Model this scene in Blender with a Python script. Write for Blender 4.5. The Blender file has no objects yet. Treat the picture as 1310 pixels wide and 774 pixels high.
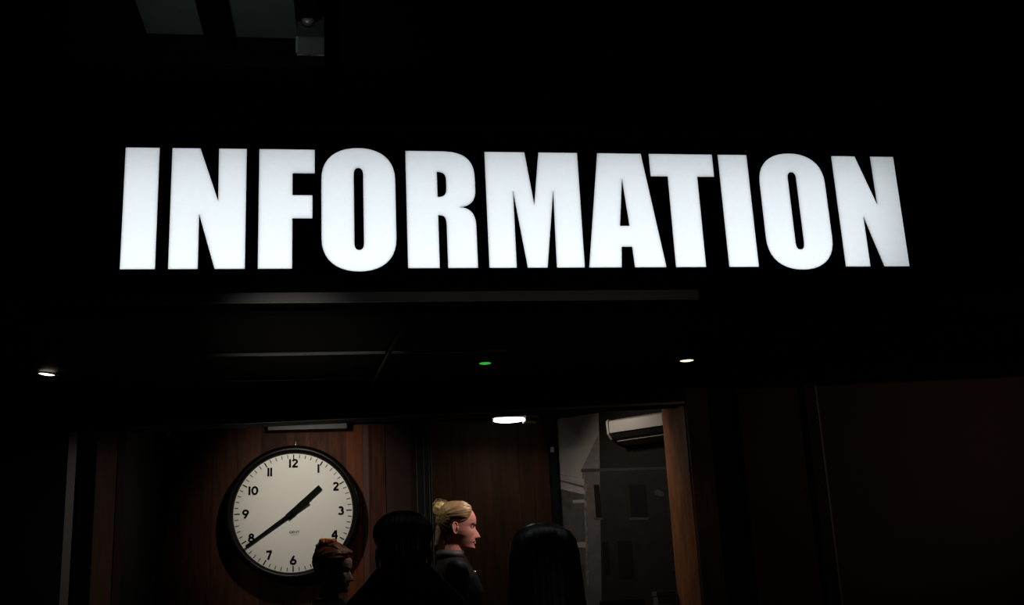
import bpy, bmesh, math, random
from mathutils import Vector, Matrix, Euler
random.seed(4)
S = bpy.context.scene
COL = S.collection
PI = math.pi
R = math.radians

# ------------------------------------------------------------------ camera
F = 1386.0
camd = bpy.data.cameras.new('camera'); cam = bpy.data.objects.new('camera', camd); COL.objects.link(cam)
camd.sensor_width = 36.0; camd.lens = F * 36.0 / 1310.0; camd.clip_start = 0.05; camd.clip_end = 60
Zc = Vector((-255, 5100, -1386)).normalized()
Xc = Vector((9130, 80, -1386)); Xc = (Xc - Zc * Xc.dot(Zc)).normalized()
Yc = Zc.cross(Xc)
RM = Matrix((Xc, Yc, Zc))
EYE = Vector((0, 0, 1.5))
cam.matrix_world = Matrix.Translation(EYE) @ RM.to_4x4()
S.camera = cam

# ------------------------------------------------------------------ world, exposure
w = bpy.data.worlds.new('night'); S.world = w; w.use_nodes = True
w.node_tree.nodes['Background'].inputs[0].default_value = (0.6, 0.7, 1.0, 1)
w.node_tree.nodes['Background'].inputs[1].default_value = 0.0006
S.view_settings.view_transform = 'Standard'; S.view_settings.look = 'None'
S.view_settings.exposure = 0.0; S.view_settings.gamma = 1.0; S.view_settings.use_curve_mapping = False

def look(o, tgt):
    o.rotation_euler = (Vector(tgt) - o.location).to_track_quat('-Z', 'Y').to_euler()
def area(name, loc, tgt, sx, sy, power, color=(1, 1, 1), spread=PI):
    d = bpy.data.lights.new(name, 'AREA'); d.shape = 'RECTANGLE'; d.size = sx; d.size_y = sy
    d.energy = power; d.color = color; d.spread = spread
    o = bpy.data.objects.new(name, d); COL.objects.link(o); o.location = loc; look(o, tgt); return o
def spot(name, loc, tgt, power, ang, blend=.5, color=(1, 1, 1), r=.03):
    d = bpy.data.lights.new(name, 'SPOT'); d.energy = power; d.spot_size = R(ang); d.spot_blend = blend
    d.color = color; d.shadow_soft_size = r
    o = bpy.data.objects.new(name, d); COL.objects.link(o); o.location = loc; look(o, tgt); return o

# inside the sign's box: a broad panel on its back and a strip along its bottom
area('sign_back_light', (.49, 3.545, 2.73), (.49, 3.0, 2.73), 2.98, .46, 5.0, (.90, .96, 1.0))
area('sign_strip_light', (.40, 3.50, 2.505), (.40, 3.455, 2.64), 2.72, .035, .95, (.97, .99, 1.0))
# booth downlight over the clock, booth downlight over the air conditioner
spot('clock_downlight', (-.25, 5.10, 2.42), (-.20, 5.9, 2.02), 17, 84, .9, (1.0, .93, .84), .03)
spot('corner_downlight', (1.02, 5.22, 2.43), (1.42, 5.36, 2.12), 4.6, 110, .9, (1.0, .88, .76), .025)
spot('left_fill', (.20, 4.98, 2.40), (-.07, 5.12, 1.74), 19.0, 30, .8, (1.0, .84, .74), .03)  # added fill spot for the red-haired woman's hair and face
spot('rear_fill', (.27, 5.06, 2.41), (.42, 5.25, 1.86), 4.5, 34, .9, (1.0, .88, .70), .03)  # added fill spot for the back of the fair hair
# added fill spot just behind the lintel, for the woman's face
spot('front_fill', (.93, 4.98, 2.36), (.57, 5.25, 1.80), 19, 40, .8, (1.0, .74, .66), .03)
# bulkhead lamp (matches its glowing diffuser)
area('bulkhead_light', (.80, 5.5, 2.345), (.76, 5.42, 1.5), .16, .06, 1.3, (1.0, .93, .86))
# two canopy downlights
spot('canopy_downlight_a', (-1.17, 4.39, 2.425), (-1.17, 4.39, 0), 1.2, 80, .8, (1.0, .82, .6), .03)
spot('canopy_downlight_b', (1.43, 4.37, 2.425), (1.43, 4.37, 0), 1.2, 80, .8, (1.0, .82, .6), .03)
# added fill spots out of view: two for the ledge, ceiling, left post, right panels
spot('ledge_fill', (-.42, 1.1, .35), (-.16, 3.85, 2.44), 230, 13, 1.0, (1, .95, .88), .04)
spot('low_ledge_fill', (.75, 1.1, .35), (.55, 3.4, 2.46), 9, 36, 1.0, (1, .93, .86), .05)
spot('ceiling_fill', (-.62, 2.45, 3.65), (-.5, 4.75, 4.2), 62.0, 42, 1.0, (.8, .95, .9), .05)
spot('left_post_fill', (-2.2, 2.2, 2.6), (-1.1, 5.0, 1.8), 34, 22, 1.0, (1.0, .85, .75), .1)
spot('right_wall_fill', (3.6, 2.0, 2.2), (2.5, 4.5, 2.2), 16, 46, 1.0, (1.0, .62, .45), .1)

# ------------------------------------------------------------------ helpers
def ray(u, v): return RM @ Vector((u - 655, -(v - 387), -F))
def on_y(u, v, y): d = ray(u, v); return EYE + d * (y / d.y)
def on_wall(u, v, s=7.03): d = ray(u, v); return EYE + d * (s / (d.x + d.y))      # the wall that stands at 45 degrees
def on_front(u, v): d = ray(u, v); return EYE + d * (4.86 / (d.y + .128 * d.x))   # the booth's front line

def mat(name, col, rough=.6, metal=0, noise=0, scale=8, stretch=(1, 1, 1), col2=None, bump=0, emit=0, ecol=None, spec=.5, rnd=0, trans=None):
    m = bpy.data.materials.new(name); m.use_nodes = True
    nt = m.node_tree; b = nt.nodes['Principled BSDF']
    b.inputs['Roughness'].default_value = rough; b.inputs['Metallic'].default_value = metal
    b.inputs['Specular IOR Level'].default_value = spec
    c = tuple(col) + (1,)
    b.inputs['Base Color'].default_value = c
    if noise or col2 or bump:
        tc = nt.nodes.new('ShaderNodeTexCoord'); mp = nt.nodes.new('ShaderNodeMapping')
        mp.inputs['Scale'].default_value = stretch
        nz = nt.nodes.new('ShaderNodeTexNoise'); nz.inputs['Scale'].default_value = scale; nz.inputs['Detail'].default_value = 6
        nt.links.new(tc.outputs['Object'], mp.inputs[0]); 
        if rnd:
            oi = nt.nodes.new('ShaderNodeObjectInfo'); ad = nt.nodes.new('ShaderNodeVectorMath'); ad.operation = 'MULTIPLY_ADD'
            ad.inputs[1].default_value = (13, 7, 5)
            cb = nt.nodes.new('ShaderNodeCombineXYZ')
            for i in range(3): nt.links.new(oi.outputs['Random'], cb.inputs[i])
            nt.links.new(cb.outputs[0], ad.inputs[0]); nt.links.new(mp.outputs[0], ad.inputs[2])
            nt.links.new(ad.outputs[0], nz.inputs['Vector'])
        else:
            nt.links.new(mp.outputs[0], nz.inputs['Vector'])
        cr = nt.nodes.new('ShaderNodeValToRGB')
        cr.color_ramp.elements[0].position = .32; cr.color_ramp.elements[1].position = .68
        k = 1 - noise
        cr.color_ramp.elements[0].color = tuple(x * k for x in (col2 or col)) + (1,)
        cr.color_ramp.elements[1].color = c
        nt.links.new(nz.outputs['Fac'], cr.inputs[0])
        out = cr.outputs[0]
        if rnd:
            hs = nt.nodes.new('ShaderNodeHueSaturation'); mr = nt.nodes.new('ShaderNodeMapRange')
            mr.inputs['To Min'].default_value = 1 - rnd; mr.inputs['To Max'].default_value = 1 + rnd
            nt.links.new(oi.outputs['Random'], mr.inputs['Value']); nt.links.new(mr.outputs[0], hs.inputs['Value'])
            nt.links.new(out, hs.inputs['Color']); out = hs.outputs[0]
        nt.links.new(out, b.inputs['Base Color'])
        if bump:
            bp = nt.nodes.new('ShaderNodeBump'); bp.inputs['Strength'].default_value = bump; bp.inputs['Distance'].default_value = .004
            nt.links.new(nz.outputs['Fac'], bp.inputs['Height']); nt.links.new(bp.outputs[0], b.inputs['Normal'])
    if emit:
        b.inputs['Emission Color'].default_value = tuple(ecol or col) + (1,); b.inputs['Emission Strength'].default_value = emit
    return m

def translucent(name, col):
    m = bpy.data.materials.new(name); m.use_nodes = True; nt = m.node_tree
    nt.nodes.remove(nt.nodes['Principled BSDF'])
    t = nt.nodes.new('ShaderNodeBsdfTranslucent'); t.inputs[0].default_value = tuple(col) + (1,)
    nt.links.new(t.outputs[0], nt.nodes['Material Output'].inputs[0]); return m

M = {}
M['black'] = mat('black_paint', (.006, .006, .006), .55, noise=.3, scale=4, spec=.2)
M['vinyl'] = mat('black_vinyl', (.002, .002, .002), .7, noise=.2, scale=3, spec=.05)
M['pitch'] = mat('matt_black', (.0012, .0012, .0012), .8, noise=.2, scale=3, spec=.03)
M['soffit'] = mat('dark_soffit', (.002, .002, .002), .7, noise=.3, scale=5, spec=.05)
M['boxwhite'] = mat('box_white', (.8, .8, .8), .7, noise=.05, scale=3)
M['acrylic'] = translucent('opal_acrylic', (.8, .82, .83))
M['alu'] = mat('brushed_aluminium', (.34, .33, .31), .45, .0, noise=.2, scale=30, stretch=(.05, 1, 8))
M['trimmetal'] = mat('dark_metal_trim', (.12, .12, .12), .4, .3, noise=.2, scale=20)
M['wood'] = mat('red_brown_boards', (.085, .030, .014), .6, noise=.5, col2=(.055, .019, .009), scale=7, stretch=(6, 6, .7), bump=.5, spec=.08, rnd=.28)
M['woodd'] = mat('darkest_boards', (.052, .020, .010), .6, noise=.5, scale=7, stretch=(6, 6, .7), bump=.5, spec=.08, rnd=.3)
M['woodo'] = mat('orange_board', (.135, .038, .014), .55, noise=.45, scale=7, stretch=(6, 6, .6), bump=.5, spec=.08)
M['woodb'] = mat('brown_boards', (.052, .024, .011), .6, noise=.45, scale=6, stretch=(6, 6, .6), bump=.4, spec=.08, rnd=.18)
M['panelb'] = mat('purple_brown_panel', (.034, .018, .015), .6, noise=.2, scale=5, stretch=(3, 3, .6), spec=.08)
M['post'] = mat('sawn_post', (.44, .17, .065), .6, noise=.5, scale=9, stretch=(3, 3, .9), bump=.6, spec=.2)
M['postdark'] = mat('dark_post', (.08, .038, .025), .65, noise=.4, scale=9, stretch=(5, 5, .6), bump=.5, spec=.2)
M['greywall'] = mat('green_black_wall', (.010, .012, .010), .7, noise=.2, scale=3, spec=.2)
M['hallwall'] = mat('brown_panel_dim', (.040, .020, .012), .6, noise=.3, scale=2.5, spec=.2)
M['halldark'] = mat('hall_black', (.004, .004, .004), .8, noise=.2, scale=2, spec=.1)
M['ceilgrey'] = mat('ceiling_grey', (.10, .115, .11), .8, noise=.25, scale=3, spec=.1)
M['floor'] = mat('hall_floor', (.02, .019, .018), .4, noise=.4, scale=5, bump=.2)
M['lit_ceiling'] = mat('grey_lit_ceiling', (.055, .055, .05), .6, noise=.2, scale=6)
M['acw'] = mat('ac_plastic', (.36, .33, .29), .45, noise=.06, scale=4)
M['acd'] = mat('ac_dark', (.012, .011, .01), .6, noise=.2, scale=20)
M['dial'] = mat('clock_dial', (.70, .68, .61), .6, noise=.03, scale=4, spec=.15)
M['ink'] = mat('clock_ink', (.004, .004, .004), .7, noise=.2, scale=40, spec=.05)
M['clockcase'] = mat('clock_case', (.003, .0027, .0025), .35, noise=.3, scale=14, spec=.12)
M['led'] = mat('lamp_diffuser', (1, 1, 1), .4, noise=.02, scale=9, emit=9.0, ecol=(1, .98, .95))
M['lampbody'] = mat('lamp_plastic', (.75, .72, .70), .4, noise=.1, scale=9)
M['warm'] = mat('warm_bulb', (1, .9, .75), .4, noise=.02, scale=9, emit=6.0, ecol=(1, .86, .68))
M['warm2'] = mat('warm_bulb_dim', (1, .9, .75), .4, noise=.02, scale=9, emit=2.2, ecol=(1, .80, .58))
M['green'] = mat('green_led', (.1, .9, .2), .4, noise=.02, scale=9, emit=.42, ecol=(.05, 1, .08))
M['chrome'] = mat('reflector', (.7, .62, .52), .25, 1.0, noise=.1, scale=9)
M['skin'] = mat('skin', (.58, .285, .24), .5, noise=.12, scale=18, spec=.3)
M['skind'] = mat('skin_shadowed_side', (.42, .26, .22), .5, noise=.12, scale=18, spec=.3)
M['lip'] = mat('lips', (.42, .14, .13), .4, noise=.1, scale=30)
M['tooth'] = mat('teeth', (.8, .76, .68), .3, noise=.03, scale=30)
M['eyew'] = mat('eye_white', (.55, .52, .5), .25, noise=.05, scale=30)
M['iris'] = mat('iris', (.03, .02, .015), .2, noise=.3, scale=60)
M['blonde'] = mat('blonde_hair', (.36, .24, .11), .45, noise=.6, scale=12, stretch=(.8, 6, 6), bump=.6, spec=.4)
M['blondel'] = mat('light_blonde_hair', (.66, .52, .20), .45, noise=.6, scale=30, bump=.6, spec=.4)
M['red'] = mat('red_brown_hair', (.26, .09, .04), .42, noise=.55, scale=12, stretch=(.8, 6, 6), bump=.6, spec=.4)
M['blackhair'] = mat('black_hair', (.007, .006, .006), .4, noise=.4, scale=26, bump=.6, spec=.4)
M['brownhair'] = mat('dark_hair', (.008, .006, .005), .4, noise=.4, scale=26, bump=.6, spec=.5)
M['scrunch'] = mat('orange_hair_tie', (.85, .20, .045), .7, noise=.5, scale=40, bump=.5)
M['jacket'] = mat('dark_jacket', (.009, .012, .013), .6, noise=.4, scale=14, bump=.4, spec=.12)
M['collar'] = mat('jacket_collar', (.022, .025, .025), .6, noise=.3, scale=20, bump=.4)
M['cloth'] = mat('black_cloth', (.004, .004, .004), .8, noise=.4, scale=14, bump=.4, spec=.1)
M['trouser'] = mat('trousers', (.006, .006, .007), .8, noise=.3, scale=20, bump=.3, spec=.1)
M['shoe'] = mat('shoe', (.006, .005, .005), .4, noise=.3, scale=20)
M['mural'] = mat('mural_sky', (.40, .36, .33), .7, noise=.35, scale=5, stretch=(1, 1, 1), spec=.1)
M['mhouse'] = mat('mural_house', (.13, .115, .11), .7, noise=.25, scale=14, spec=.1)
M['mroof'] = mat('mural_roof', (.18, .165, .155), .7, noise=.25, scale=12, stretch=(1, 1, 4), spec=.1)
M['mpale'] = mat('mural_pale', (.36, .33, .30), .7, noise=.35, scale=16, stretch=(1, 1, 4), spec=.1)
M['mquoin'] = mat('mural_quoin', (.24, .22, .20), .7, noise=.5, scale=30, spec=.1)
M['mgrey2'] = mat('mural_mid_grey', (.07, .065, .06), .7, noise=.3, scale=14, spec=.1)
M['mblack'] = mat('mural_black', (.011, .010, .010), .7, noise=.3, scale=14, spec=.1)
M['mdark'] = mat('mural_dark', (.05, .045, .045), .7, noise=.3, scale=14, spec=.1)
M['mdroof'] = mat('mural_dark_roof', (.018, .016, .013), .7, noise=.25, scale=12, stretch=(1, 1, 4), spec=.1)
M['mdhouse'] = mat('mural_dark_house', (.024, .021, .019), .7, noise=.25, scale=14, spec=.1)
M['mgrey'] = mat('mural_grey', (.032, .028, .026), .7, noise=.3, scale=14, spec=.1)
M['mground'] = mat('mural_ground', (.10, .09, .088), .7, noise=.5, scale=16, spec=.1)
M['counter'] = mat('counter_wood', (.05, .025, .015), .4, noise=.4, scale=8, stretch=(.6, 5, 5))
M['screen'] = mat('monitor_bezel', (.02, .02, .02), .35, noise=.2, scale=9)
M['bezel'] = mat('monitor_edge', (.25, .24, .24), .3, .6, noise=.1, scale=9)
M['tray'] = mat('grey_tray', (.13, .115, .11), .5, noise=.15, scale=9)
M['pin'] = mat('bright_pin', (.8, .78, .72), .25, .8, noise=.1, scale=30)
M['white'] = mat('white_plastic', (.5, .5, .48), .4, noise=.05, scale=9)
M['strip'] = mat('grey_tube', (.065, .07, .07), .5, .2, noise=.2, scale=6)

def link(name, bm, m, parent=None, smooth=False, bevel=0):
    if bevel:
        bmesh.ops.bevel(bm, geom=[e for e in bm.edges], offset=bevel, segments=2, profile=.7, affect='EDGES')
    bmesh.ops.recalc_face_normals(bm, faces=bm.faces)
    me = bpy.data.meshes.new(name); bm.to_mesh(me); bm.free()
    me.materials.append(M[m] if isinstance(m, str) else m)
    if smooth:
        for p in me.polygons: p.use_smooth = True
    o = bpy.data.objects.new(name, me); COL.objects.link(o)
    if parent: o.parent = parent
    return o
def box(bm, x0, x1, y0, y1, z0, z1, mtx=None):
    vs = [bm.verts.new((x, y, z)) for z in (z0, z1) for y in (y0, y1) for x in (x0, x1)]
    for f in ((0, 1, 3, 2), (4, 5, 7, 6), (0, 1, 5, 4), (2, 3, 7, 6), (0, 2, 6, 4), (1, 3, 7, 5)):
        bm.faces.new([vs[i] for i in f])
    if mtx is not None: bmesh.ops.transform(bm, matrix=mtx, verts=vs)
    return bm
def B(*a, mtx=None): return box(bmesh.new(), *a, mtx=mtx)
def prism(bm, pts, axis_vec):
    """pts: list of Vector (one planar polygon), swept along axis_vec."""
    a = [bm.verts.new(p) for p in pts]; b = [bm.verts.new(Vector(p) + Vector(axis_vec)) for p in pts]
    bm.faces.new(a); bm.faces.new(b[::-1])
    n = len(a)
    for i in range(n): bm.faces.new((a[i], a[(i + 1) % n], b[(i + 1) % n], b[i]))
    return bm
def lathe(bm, prof, n=64, mtx=None):
    """prof: (r, h) pairs spun round local z."""
    rings = []
    for r, h in prof:
        if r < 1e-6: rings.append([bm.verts.new((0, 0, h))])
        else: rings.append([bm.verts.new((r * math.cos(2 * PI * i / n), r * math.sin(2 * PI * i / n), h)) for i in range(n)])
    for a, b in zip(rings, rings[1:]):
        for i in range(n):
            j = (i + 1) % n
            if len(a) == 1 and len(b) == 1: continue
            if len(a) == 1: bm.faces.new((a[0], b[i], b[j]))
            elif len(b) == 1: bm.faces.new((a[i], a[j], b[0]))
            else: bm.faces.new((a[i], a[j], b[j], b[i]))
    if mtx is not None: bmesh.ops.transform(bm, matrix=mtx, verts=[v for r_ in rings for v in r_])
    return bm
def tube(bm, p0, r0, p1, r1, n=16, caps=4):
    """tapered capsule"""
    p0 = Vector(p0); p1 = Vector(p1); d = p1 - p0; L = d.length
    q = d.to_track_quat('Z', 'Y').to_matrix().to_4x4()
    prof = [(r0 * math.sin(k / caps * PI / 2), -r0 * math.cos(k / caps * PI / 2)) for k in range(caps + 1)]
    prof += [(r1 * math.cos(k / caps * PI / 2), L + r1 * math.sin(k / caps * PI / 2)) for k in range(caps + 1)]
    return lathe(bm, [(max(r, 0) if r > 1e-5 else 0, h) for r, h in prof], n, Matrix.Translation(p0) @ q)
def path(bm, pts, r, n=6):
    for a, b in zip(pts, pts[1:]): tube(bm, a, r, b, r, n, 2)
    return bm
def thing(name, label, cat, loc=(0, 0, 0), rz=0, group=None):
    o = bpy.data.objects.new(name, None); COL.objects.link(o); o.location = loc; o.rotation_euler = (0, 0, rz)
    o.empty_display_size = .1
    o['label'] = label; o['category'] = cat
    if group: o['group'] = group
    return o
def tag(o, label, cat, group=None):
    o['label'] = label; o['category'] = cat
    if group: o['group'] = group
    return o
def struct(name, bm, m, parent=None, label=None, **k):
    o = link(name, bm, m, parent, **k)
    if not parent: o['kind'] = 'structure'
    if label: o['label'] = label
    return o
def curve_mesh(name, polys, depth=0.0, m='ink', parent=None, mtx=None, drop_back=False):
    """flat even-odd filled outlines in local xy, thickness along z; returns a mesh object"""
    cu = bpy.data.curves.new(name, 'CURVE'); cu.dimensions = '2D'; cu.fill_mode = 'BOTH'
    for P in polys:
        sp = cu.splines.new('POLY'); sp.points.add(len(P) - 1)
        for i, p in enumerate(P): sp.points[i].co = (p[0], p[1], 0, 1)
        sp.use_cyclic_u = True
    cu.extrude = depth / 2
    o = bpy.data.objects.new('tmp', cu); COL.objects.link(o)
    bpy.context.view_layer.update()
    me = bpy.data.meshes.new_from_object(o.evaluated_get(bpy.context.evaluated_depsgraph_get()))
    bpy.data.objects.remove(o); bpy.data.curves.remove(cu)
    bm = bmesh.new(); bm.from_mesh(me); bpy.data.meshes.remove(me)
    bmesh.ops.remove_doubles(bm, verts=bm.verts, dist=1e-5)
    if drop_back:
        dead = [f for f in bm.faces if all(v.co.z < 0 for v in f.verts)]
        bmesh.ops.delete(bm, geom=dead, context='FACES')
    if mtx is not None: bmesh.ops.transform(bm, matrix=mtx, verts=bm.verts)
    return link(name, bm, m, parent)
def text_mesh(name, s, size, depth, m, parent, mtx, bold=0.0, sx=1.0):
    cu = bpy.data.curves.new(name, 'FONT'); cu.body = s; cu.size = size; cu.extrude = depth / 2; cu.offset = bold
    cu.align_x = 'CENTER'; cu.align_y = 'CENTER'
    o = bpy.data.objects.new('tmp', cu); COL.objects.link(o); bpy.context.view_layer.update()
    me = bpy.data.meshes.new_from_object(o.evaluated_get(bpy.context.evaluated_depsgraph_get()))
    bpy.data.objects.remove(o)
    bm = bmesh.new(); bm.from_mesh(me); bpy.data.meshes.remove(me)
    xs = [v.co.x for v in bm.verts]; ys = [v.co.y for v in bm.verts]
    bmesh.ops.translate(bm, vec=(-(min(xs) + max(xs)) / 2, -(min(ys) + max(ys)) / 2, 0), verts=bm.verts)
    bmesh.ops.transform(bm, matrix=mtx @ Matrix.Diagonal((sx, 1, 1, 1)), verts=bm.verts)
    return link(name, bm, m, parent)
UP = Matrix(((1, 0, 0, 0), (0, 0, -1, 0), (0, 1, 0, 0), (0, 0, 0, 1)))     # local xy -> world xz, facing -y

# ------------------------------------------------------------------ hall and booth shell
struct('floor', B(-6, 7, -3, 8, -.1, 0), 'floor')
struct('wall_far', B(-6, 7, 5.95, 6.05, 2.47, 4.6), 'pitch')
cl = struct('ceiling', B(-6, 7, -3, 8, 4.24, 4.34), 'halldark')
for (x0, x1, y0, y1) in ((-.94, -.665, 3.6, 4.86), (-.53, -.232, 3.6, 4.87)):
    struct('ceiling_panel', B(x0, x1, y0, y1, 4.19, 4.239), 'ceilgrey', cl, label='grey ceiling panel')
for x in (-.663, -.228):
    struct('beam', B(x + .002, x + (.13 if x < -.5 else .1), 3.3, 5.4, 4.13, 4.238), 'pitch', cl, label='black ceiling beam')
struct('beam', B(-2.5, 3.5, 4.92, 5.1, 4.06, 4.238), 'pitch', cl)
# canopy (soffit) with two seams of trim
so = struct('trim_1', B(-2.6, 3.4, 3.56, 5.12, 2.44, 2.50), 'soffit')
for k, (y, x0, x1) in enumerate(((4.12, -.9, .62), (4.60, -.6, .3))):
    struct('seam_strip', B(x0, x1, y - .006, y + .006, 2.431, 2.4405), 'trimmetal', so, label='thin metal seam strip under the canopy')
bm = bmesh.new(); tube(bm, (.19, 3.66, 2.425), .011, (.095, 4.75, 2.425), .011, 8, 2)
struct('conduit', bm, 'black', so, label='thin conduit running under the canopy', smooth=True)

# booth front line: y = 4.86 - .128 x
th = -math.atan(.128)
FR = Matrix.Translation((0, 4.86, 0)) @ Matrix.Rotation(th, 4, 'Z')      # local x runs along the front
def fx(x): return x / math.cos(th)
he = struct('trim_2', B(fx(-1.35), fx(3.6), 0, .16, 2.375, 2.56, mtx=FR), 'pitch')
struct('lintel', B(fx(-1.14), fx(1.60), .002, .14, 2.306, 2.374, mtx=FR), 'soffit', he, label='black lintel over the opening')
struct('lintel_edge', B(fx(-.95), fx(1.50), -.006, .003, 2.302, 2.312, mtx=FR), 'alu', he, label='thin metal edge of the lintel')
# left post, right post
pl = struct('trim_3', B(fx(-1.10), fx(-1.012), 0, .10, .0, 2.30, mtx=FR), 'postdark')
struct('post_edge', B(fx(-1.010), fx(-.977), .008, .12, 0, 2.30, mtx=FR), 'panelb', pl, label='lighter inner edge board of the left post')
po = struct('trim_4', B(1.500, 1.527, 4.69, 5.04, 0, 2.42), 'post', label='rough orange-brown timber reveal at the right of the opening')
struct('post_face', B(fx(1.503), fx(1.60), -.012, .016, 0, 2.37, mtx=FR), 'postdark', po, label='dark brown face board of the right post')
struct('trim_5', B(fx(-1.214), fx(-1.178), -.03, .0, 0, 2.292, mtx=FR), 'strip', label='narrow grey upright strip left of the booth')
# outside panels right of the opening
wf = struct('wall_front', B(fx(1.602), fx(4.6), .05, .12, 0, 2.374, mtx=FR), 'halldark')
struct('panel', B(fx(1.745), fx(2.03), .02, .049, 0, 2.36, mtx=FR), 'hallwall', wf, label='dim brown panel beside the post')
struct('panel', B(fx(2.105), fx(4.4), .02, .049, 0, 2.36, mtx=FR), 'hallwall', wf, label='wide dim brown panel at the far right')
fr = struct('upright', B(fx(2.040), fx(2.088), -.01, .049, 0, 2.37, mtx=FR), 'black', wf, label='thin black upright between the two brown panels')
struct('upright_edge', B(fx(2.088), fx(2.096), -.013, .04, 0, 2.36, mtx=FR), 'trimmetal', wf, label='thin metal edge of the upright')
for (u, v) in ((1041, 517), (1042, 535), (1042, 541), (1046, 497), (1040, 624), (1053, 624)):
    p = on_front(u, v)
    bm = bmesh.new(); tube(bm, (p.x, p.y - .02, p.z), .0035, (p.x, p.y - .014, p.z), .0035, 8, 2)
    struct('stud', bm, 'pin', wf, smooth=True)
struct('wall_outer_left', B(fx(-4.6), fx(-1.216), .05, .12, 0, 2.374, mtx=FR), 'halldark')

# booth floor, ceiling, back wall of boards
struct('floor_booth', B(-1.08, 1.60, 5.1, 6.02, .0, .24), 'counter')
struct('ceiling_booth', B(-1.1, 1.85, 5.12, 6.1, 2.45, 2.49), 'black')
struct('wall_left', B(-1.04, -.975, 5.12, 6.0, 0, 2.449), 'greywall')
wb = struct('wall_back', B(-1.04, 1.13, 5.93, 6.0, 0, 2.449), 'black')
struct('side_panel', B(-.974, -.948, 5.90, 5.929, 0, 2.44), 'greywall', wb)
E_ = [-.946, -.818, -.71, -.586, -.46, -.335, -.205, -.11, -.014, .073, .106, .194]
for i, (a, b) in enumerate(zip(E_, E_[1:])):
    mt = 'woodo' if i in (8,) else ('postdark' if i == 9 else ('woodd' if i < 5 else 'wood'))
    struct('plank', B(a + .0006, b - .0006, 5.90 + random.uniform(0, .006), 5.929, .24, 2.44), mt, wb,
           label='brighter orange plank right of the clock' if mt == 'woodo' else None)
struct('board', B(.197, .360, 5.905, 5.929, .24, 2.44), 'panelb', wb, label='plain purple-brown board')
struct('board_edge', B(.360, .366, 5.897, 5.929, .24, 2.44), 'trimmetal', wb, label='pale edge strip')
struct('black_post', B(.368, .446, 5.87, 5.929, .24, 2.44), 'black', wb, label='black upright between the two boarded areas')
for x in (.397, .425, .438):
    struct('post_trim', B(x, x + .003, 5.866, 5.871, .24, 2.44), 'trimmetal', wb)
E2 = [.448, .552, .638, .771, .852, .926, 1.0, 1.091]
for a, b in zip(E2, E2[1:]):
    struct('plank', B(a + .0006, b - .0006, 5.90 + random.uniform(0, .006), 5.929, .24, 2.44), 'woodb', wb)
struct('corner_post', B(1.092, 1.128, 5.86, 5.93, .24, 2.44), 'black', wb, label='black post in the corner')
struct('lit_ceiling_strip', B(-.42, -.01, 5.80, 5.895, 2.408, 2.449), 'lit_ceiling', label='short grey strip standing in for lit ceiling above the clock')  # grey strip in place of the ceiling patch lit above the clock

# wall at 45 degrees with the photographic mural
WN = Vector((-1, -1, 0)).normalized(); WT = Vector((1, -1, 0)).normalized()
def wpt(t, z, d=0): return Vector((1.13, 5.90, 0)) + WT * t + Vector((0, 0, z)) + WN * d
bm = bmesh.new(); prism(bm, [wpt(-.02, 0, -.008), wpt(1.02, 0, -.008), wpt(1.02, 2.449, -.008), wpt(-.02, 2.449, -.008)], -WN * .05)
struct('wall_right', bm, 'black')
mu = thing('wall_mural', 'large grey printed mural of a gabled house on the angled wall under the air conditioner', 'mural', wpt(.35, .9))
def mpoly(name, px, m, d, label=None):
    bm = bmesh.new(); prism(bm, [on_wall(u, v) + WN * d for u, v in px], WN * .0012)
    o = link(name, bm, m, mu); o.matrix_parent_inverse = Matrix.Translation(-mu.location)
    if label: o['label'] = label
    return o
bm = bmesh.new(); prism(bm, [wpt(.0, .95, -.007), wpt(.735, .95, -.007), wpt(.735, 2.44, -.007), wpt(.0, 2.44, -.007)], WN * .008)
SPLIT = .19
o = link('printed_sheet', bm, 'mural', mu); o.matrix_parent_inverse = Matrix.Translation(-mu.location)
mpoly('printed_house', [(745, 601), (767.5, 600.5), (772, 900), (752, 900)], 'mhouse', .0012)
mpoly('printed_roof', [(744, 601), (763, 562), (765.5, 558), (767.5, 600.5)], 'mroof', .0024)
mpoly('dark_part', [(765.5, 500), (885, 500), (885, 900), (772, 900), (767.5, 600)], 'mdroof', .0008, 'darker right-hand part of the mural')  # right-hand part drawn in darker tones than the left
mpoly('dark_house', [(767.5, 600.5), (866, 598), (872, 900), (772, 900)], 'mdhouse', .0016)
mpoly('printed_eaves', [(744, 600), (867, 597), (867, 600), (744, 604)], 'mdark', .0036)
mpoly('printed_side_building', [(712, 606), (749, 613), (749, 900), (712, 900)], 'mground', .0012)
mpoly('printed_pale_wall', [(714, 607), (748, 613), (749, 622), (714, 613)], 'mpale', .0024)
mpoly('printed_pale_wall', [(714, 615), (749, 625), (749, 633), (715, 625)], 'mpale', .0024)
mpoly('printed_railing', [(730, 694), (751, 693), (751, 701), (730, 699)], 'mpale', .0024)
mpoly('printed_kerb', [(733, 640), (748, 639), (748, 643), (733, 644)], 'mpale', .0024)
for k in range(13):
    v = 608 + k * 11; x = 747 + k * .35; w_ = (2.2, 4, 2.8, 3.4, 1.8)[k % 5]
    mpoly('printed_quoin', [(x, v), (x + w_, v), (x + w_, v + 9.5), (x, v + 9.5)], 'mquoin', .0036)
for k in range(10):
    v = 606 + k * 13; x = 852 + k * .8; w_ = 7 if k % 2 else 4
    mpoly('printed_quoin', [(x, v), (x + w_, v), (x + w_, v + 9), (x, v + 9)], 'mgrey', .0036)
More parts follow.
